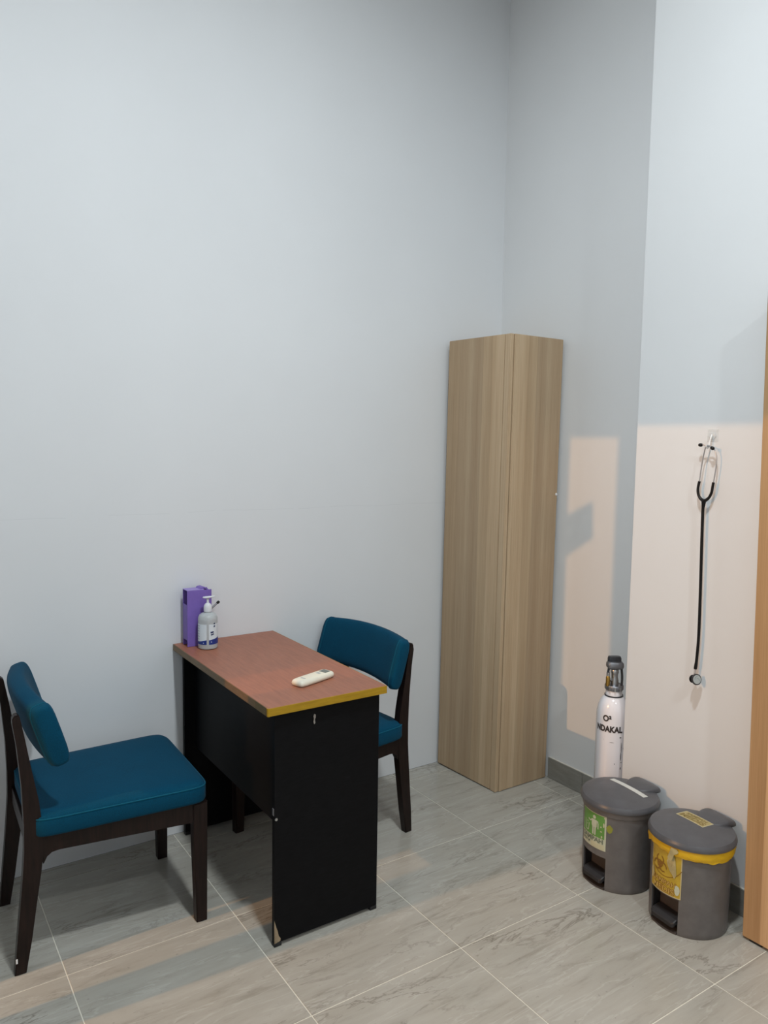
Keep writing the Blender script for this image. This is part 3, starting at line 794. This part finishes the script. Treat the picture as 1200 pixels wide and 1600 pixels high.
def framepolys(x0, x1, y0, y1, w): return stroke([(x0 + (x1 - x0) * k / 12, y0) for k in range(13)], w) + stroke([(x0, y0), (x0, y1)], w) + stroke([(x1, y0), (x1, y1)], w)
on_bin(s2, 'border', poly_bm(framepolys(SX0 + 0.0035, 0.0605, 0.1235, 0.265, 0.0022)), LIDLABE, RB + 0.0019)
# biohazard sign: three open rings round a small centre ring
bio = []
hx, hy, R = -0.014, 0.212, 0.0170
for q in range(3):
    a = PI / 2 + q * 2 * PI / 3
    ox, oy = hx + R * 0.88 * math.cos(a), hy + R * 0.88 * math.sin(a)
    inner_, outer_ = arc(ox, oy, R * 0.70, a + 0.55, a + 2 * PI - 0.55, 20), arc(ox - R * 0.10 * math.cos(a), oy - R * 0.10 * math.sin(a), R * 0.98, a + 0.35, a + 2 * PI - 0.35, 20)
    for k in range(20): bio.append([inner_[k], outer_[k], outer_[k + 1], inner_[k + 1]])
cr_ = arc(hx, hy, R * 0.62, 0, 2 * PI, 24)
bio += stroke(cr_, R * 0.22)
on_bin(s2, 'biohazard_sign', poly_bm(bio), STBROWN)
on_bin(s2, 'arc_line', poly_bm(stroke(arc(0.002, 0.245, 0.066, PI + 0.55, 2 * PI - 0.45, 22), 0.0022)), STBROWN, RB + 0.0022)
for s, size, y, x in (('SAMPAH', 0.0205, 0.1545, 0.003), ('MEDIS', 0.0260, 0.1290, 0.002)):
    for m_, bold, r in ((STBROWN, 0.0014, RB + 0.0025), (STTAN, 0.0001, RB + 0.0030)):
        b = text_bm(s, size, bold, sx=1.12)
        for v in b.verts: v.co.x += x; v.co.y += y
        on_bin(s2, 'lettering', b, m_, r)
def blob(x, y, w, h, seed, k=26):
    return [(x + w * math.cos(a) * (1 + 0.25 * noise.noise(Vector((math.cos(a) * 2, math.sin(a) * 2, seed)))), y + h * math.sin(a) * (1 + 0.25 * noise.noise(Vector((math.cos(a) * 2, math.sin(a) * 2, seed + 5))))) for a in [2 * PI * q / k for q in range(k)]]
on_bin(s2, 'worn_or_glint_spot', poly_bm([[(0.020, 0.262), (0.036, 0.262), (0.041, 0.246), (0.044, 0.222), (0.046, 0.198), (0.040, 0.185), (0.033, 0.196), (0.024, 0.206), (0.016, 0.222), (0.013, 0.234), (0.018, 0.246)]]), STWORN, RB + 0.0034)
on_bin(s2, 'worn_or_glint_spot', poly_bm([blob(-0.046, 0.170, 0.008, 0.020, 1.0)]), STWORN, RB + 0.0034)
on_bin(s2, 'worn_or_glint_spot', poly_bm([blob(0.050, 0.150, 0.008, 0.016, 3.0)]), STPALE, RB + 0.0034)
o = obj('torn_tape', prism([(0.020, 0.252), (0.031, 0.244), (0.037, 0.256), (0.039, 0.268), (0.048, 0.274), (0.052, 0.281), (0.046, 0.2885), (0.030, 0.2885), (0.027, 0.276)], 'z', 0.0, 0.0006), STWORN, ln); o['label'] = 'torn strip of pale tape'
for v in o.data.vertices:
    v.co = Vector(cyl_map(0.1352 + v.co.z)(v.co.x, v.co.y))
lb = lid_patch(lid2, 'lid_label', -0.075, 0.033, 0.010, 0.062, 0.0009, LIDLABE, 'beige label')
lid_patch(lb, 'label_field', -0.072, 0.030, 0.013, 0.059, 0.0013, LIDLAB)
for s, size, y, bold in (('SAMPAH', 0.0175, 0.0415, 0.0005), ('MEDIS', 0.0290, 0.0165, 0.0010)):
    b = text_bm(s, size, bold, sx=1.2)
    for v in b.verts: v.co.x += -0.021; v.co.y += y
    warp(b, lid_map)
    for v in b.verts: v.co.z += 0.0019
    obj('lettering', b, LIDINK, lb)

# ------------------------------------------------------------------ oxygen bottle behind the wall corner
ox = thing('oxygen_cylinder', 'white oxygen cylinder half hidden behind the wall corner, beside a grey bin', 'cylinder', (1.970, -0.926, 0.0), (0, 0, -YAW))
ox.scale = (0.953, 0.953, 0.953)
RO = 0.066
body = obj('body', lathe(bmesh.new(), [(0, -0.0763), (0.055, -0.0763), (0.064, -0.070), (RO, -0.060), (RO, 0.440), (0.0650, 0.462), (0.0605, 0.485), (0.053, 0.505), (0.044, 0.519), (0.036, 0.526), (0, 0.526)], 56), CYLW, ox, True, 60)
obj('neck_ring', lathe(bmesh.new(), [(0, 0.5262), (0.0370, 0.5262), (0.0372, 0.531), (0, 0.531)], 40), CAGE, ox, True)['label'] = 'dark band at the neck'
obj('neck', lathe(bmesh.new(), [(0, 0.5312), (0.0335, 0.5312), (0.0325, 0.545), (0.030, 0.551), (0, 0.551)], 40), CYLW, ox, True)
obj('collar', lathe(bmesh.new(), [(0, 0.5512), (0.034, 0.5512), (0.0375, 0.556), (0.0375, 0.570), (0.035, 0.573), (0.030, 0.569), (0, 0.566)], 40), STEELD, ox, True, 50)
vb = obj('valve', lathe(bmesh.new(), [(0, 0.5665), (0.0155, 0.5665), (0.0165, 0.590), (0.0135, 0.600), (0.0135, 0.618), (0.016, 0.622), (0.016, 0.632), (0.012, 0.638), (0, 0.639)], 24), STEEL, ox, True)
b = bmesh.new()
for s in (-1, 1):
    tube(b, smooth_path([(s * 0.029, -0.004, 0.568), (s * 0.030, -0.004, 0.60), (s * 0.026, -0.004, 0.640), (s * 0.021, -0.004, 0.656)], 4), 0.0050, 8)
tube(b, smooth_path([(0.0, 0.027, 0.568), (0.0, 0.028, 0.61), (0.0, 0.023, 0.650)], 4), 0.0050, 8)
obj('guard', b, CAGE, ox, True)
b = bmesh.new()
loft(b, [[Vector((x * s, y * s, z)) for x, y in rnd_rect(0.034, 0.024, 0.5)] for s, z in ((0.80, 0.6395), (0.97, 0.645), (1.0, 0.652), (0.97, 0.662), (0.85, 0.668))])
hw = obj('handwheel', b, STEELD, ox, True, 50)
b = bmesh.new()
loft(b, [[Vector((x * q, 0.010 + y * q, z)) for x, y in rnd_rect(0.027, 0.013, 0.5)] for q, z in ((0.95, 0.660), (1.0, 0.668), (1.0, 0.680), (0.88, 0.6875))])
obj('grip', b, CAGE, hw, True, 50)
b = bmesh.new(); tube(b, [(-0.0305, -0.014, 0.5705), (-0.031, -0.014, 0.575), (-0.031, -0.014, 0.606), (-0.031, -0.014, 0.612)], [0.0075, 0.0085, 0.0085, 0.006], 14)
obj('brass_fitting', b, BRASS, vb, True)
b = bmesh.new(); tube(b, [(-0.031, -0.014, 0.6122), (-0.031, -0.014, 0.627)], 0.0065, 14)
obj('fitting_tip', b, STEEL, vb, True)
b = bmesh.new(); tube(b, [(-0.023, -0.013, 0.592), (-0.014, -0.006, 0.596)], 0.006, 12); obj('side_tube', b, STEEL, vb, True)
for a0 in (-2.3, -1.75, -1.2):
    add = box((-0.003, -0.003, 0.0), (0.003, 0.002, 0.017), 0.0006, 1)
    for v in add.verts:
        v.co = Matrix.Rotation(a0 + PI / 2, 3, 'Z') @ (v.co + Vector((0, -0.0392, 0.5535)))
    obj('lug', add, STEEL, ox)
def ox_map(r): return lambda x, y: (r * math.sin(x / RO), -r * math.cos(x / RO), y)
b = text_bm('O\u00b2', 0.034, 0.0013, sx=0.88)
for v in b.verts: v.co.x += -0.042; v.co.y += 0.436
obj('lettering', warp(b, ox_map(RO + 0.0012)), CYLINK, body)
b = text_bm('NDAKAL', 0.0335, 0.0017, 'LEFT', 0.82)
for v in b.verts: v.co.x += -0.090; v.co.y += 0.393
obj('lettering', warp(b, ox_map(RO + 0.0012)), CYLINK, body)
for k, (x, y, w, h) in enumerate(((0.014, 0.372, 0.004, 0.002), (0.020, 0.33, 0.0014, 0.022), (0.0185, 0.293, 0.0018, 0.018), (0.021, 0.268, 0.0018, 0.002), (0.019, 0.243, 0.0018, 0.005), (0.035, 0.376, 0.003, 0.003), (0.032, 0.352, 0.0016, 0.003), (0.030, 0.325, 0.0016, 0.004), (0.040, 0.235, 0.002, 0.014), (-0.006, 0.262, 0.0018, 0.0018), (-0.02, 0.35, 0.009, 0.0007))):
    obj('paint_chip', warp(poly_bm([blob(x, y, w, h, 10.0 + k, 12)]), ox_map(RO + 0.0008)), CYLINK, body)

for ch_ in list(ox.children): ch_.location.z += 0.0763

# ------------------------------------------------------------------ wall hook and stethoscope
XS = 1.912
hk = thing('wall_hook', 'small clear adhesive hook on the wall above the stethoscope', 'hook', (X_PIL, -1.317, 1.585))
obj('plate', box((-0.0018, -0.020, -0.020), (-0.0002, 0.020, 0.022), 0.0006, 1), CLEAR, hk)
b = lathe(bmesh.new(), [(0, 0), (0.013, 0), (0.012, 0.004), (0.007, 0.006), (0, 0.0065)], 24)
for v in b.verts: v.co = Vector((-0.002 - v.co.z, v.co.x, v.co.y))
obj('boss', b, CLEAR, hk, True)
b = bmesh.new(); tube(b, smooth_path([(-0.007, 0.0, 0.004), (-0.014, -0.001, -0.008), (-0.0165, 0.001, -0.024), (-0.020, 0.002, -0.0385), (-0.026, 0.002, -0.0405), (-0.0325, 0.002, -0.036), (-0.0335, 0.002, -0.030)], 4), 0.0026, 8); obj('hook_arm', b, WHITECAP, hk, True)

stt = thing('stethoscope', 'black stethoscope with steel ear tubes hanging from a clear wall hook', 'stethoscope', (X_PIL, -1.318, 1.55))
def SP(lst, x=XS): return [Vector(((p[2] if len(p) > 2 else x) - X_PIL, p[0] + 1.318, p[1] - 1.55)) for p in lst]
def srt(name, lst, r, m, par=stt, k=5, seg=10):
    b = bmesh.new(); pts = smooth_path(SP(lst), k); tube(b, pts, r, seg); return obj(name, b, m, par, True, 60)
lt = srt('ear_tube', [(-1.300, 1.5545, 1.905), (-1.307, 1.5535, 1.906), (-1.3177, 1.5506, 1.909), (-1.330, 1.5478, 1.9115), (-1.3398, 1.5407, 1.912), (-1.3462, 1.526), (-1.3493, 1.5076), (-1.3488, 1.4816), (-1.3458, 1.4555), (-1.3424, 1.428)], 0.0022, STEEL)
rt = srt('ear_tube', [(-1.334, 1.5465, 1.9015), (-1.3265, 1.5510, 1.9025), (-1.3179, 1.5525, 1.9035), (-1.3100, 1.5450, 1.907), (-1.3034, 1.5289, 1.911), (-1.2993, 1.510), (-1.2956, 1.4836), (-1.2929, 1.457), (-1.2904, 1.429)], 0.0022, STEEL)
for par, a, d in ((lt, (-1.2925, 1.5542), (0.0145, 0.0006)), (rt, (-1.3390, 1.5442), (-0.0125, -0.0055))):
    b = bmesh.new()
    x = 1.905 if par is lt else 1.901
    L = Vector((0, d[0], d[1]))
    p0 = SP([(a[0], a[1], x)])[0] - L * 0.5
    tube(b, [p0 + L * f for f in (0, 0.12, 0.4, 0.75, 0.95, 1.05)], [0.003, 0.0048, 0.0060, 0.0058, 0.0042, 0.0015], 12)
    obj('ear_tip', b, RUBBER, par, True, 60)
yo = srt('yoke', [(-1.2904, 1.4320), (-1.2868, 1.4132), (-1.2866, 1.398), (-1.2905, 1.3835), (-1.2995, 1.3725), (-1.3105, 1.3665)], [0.0046] * 18 + [0.0052] * 4 + [0.006] * 4, RUBBER)
srt('yoke', [(-1.3424, 1.4310), (-1.3404, 1.4162), (-1.3379, 1.3992), (-1.3317, 1.3835), (-1.322, 1.3725), (-1.3105, 1.3665)], [0.0046] * 18 + [0.0052] * 4 + [0.006] * 4, RUBBER)
tl = [(-1.3105, 1.370), (-1.3096, 1.350), (-1.3088, 1.3292), (-1.3110, 1.2207), (-1.3151, 1.0678), (-1.3178, 0.9134), (-1.3150, 0.8233), (-1.3115, 0.788)]
srt('tubing', tl, [0.0080, 0.0078, 0.0075, 0.0070, 0.0064, 0.0060, 0.0056, 0.0053] + [0.0050] * 24 + [0.0056, 0.0057, 0.0057, 0.0052], RUBBER)
cp_ = srt('stem', [(-1.3115, 0.789), (-1.3115, 0.774, 1.909), (-1.3120, 0.764, 1.907)], 0.0030, STEEL)
ax = Vector((-0.26, -0.78, 0.16)).normalized()
def disc(name, prof, centre, m, par):
    b = lathe(bmesh.new(), prof, 32)
    q = Vector((0, 0, 1)).rotation_difference(ax).to_matrix()
    for v in b.verts: v.co = q @ v.co + centre
    return obj(name, b, m, par, True, 45)
c0 = Vector((1.900 - X_PIL, -1.3215 + 1.318, 0.7565 - 1.55))
ch = disc('chest_piece', [(0, -0.002), (0.012, -0.002), (0.0175, 0.002), (0.0190, 0.0045), (0.0190, 0.0075), (0.0165, 0.0085), (0, 0.0085)], c0, CAGE, stt)
disc('diaphragm', [(0, 0.0086), (0.0152, 0.0086), (0.0150, 0.0094), (0, 0.0096)], c0, DIAPH, ch)['label'] = 'pale round diaphragm'
disc('core', [(0, -0.0085), (0.0075, -0.0085), (0.0080, -0.0022), (0, -0.0022)], c0, STEELD, ch)
disc('bell', [(0, -0.0160), (0.0120, -0.0160), (0.0140, -0.0140), (0.0140, -0.0115), (0.0085, -0.0087), (0, -0.0087)], c0, RUBBER, ch)
# print on the diaphragm: an indistinct grey mark
for a in (-0.45, 0.25):
    b = poly_bm(stroke(arc(0.0, 0.0, 0.0075, a * 2 + 0.3, a * 2 + 2.6, 8), 0.0022))
    q = Vector((0, 0, 1)).rotation_difference(ax).to_matrix()
    for v in b.verts: v.co = q @ (v.co + Vector((0, a * 0.01, 0.0099))) + c0
    obj('print_mark', b, LABELG, ch)
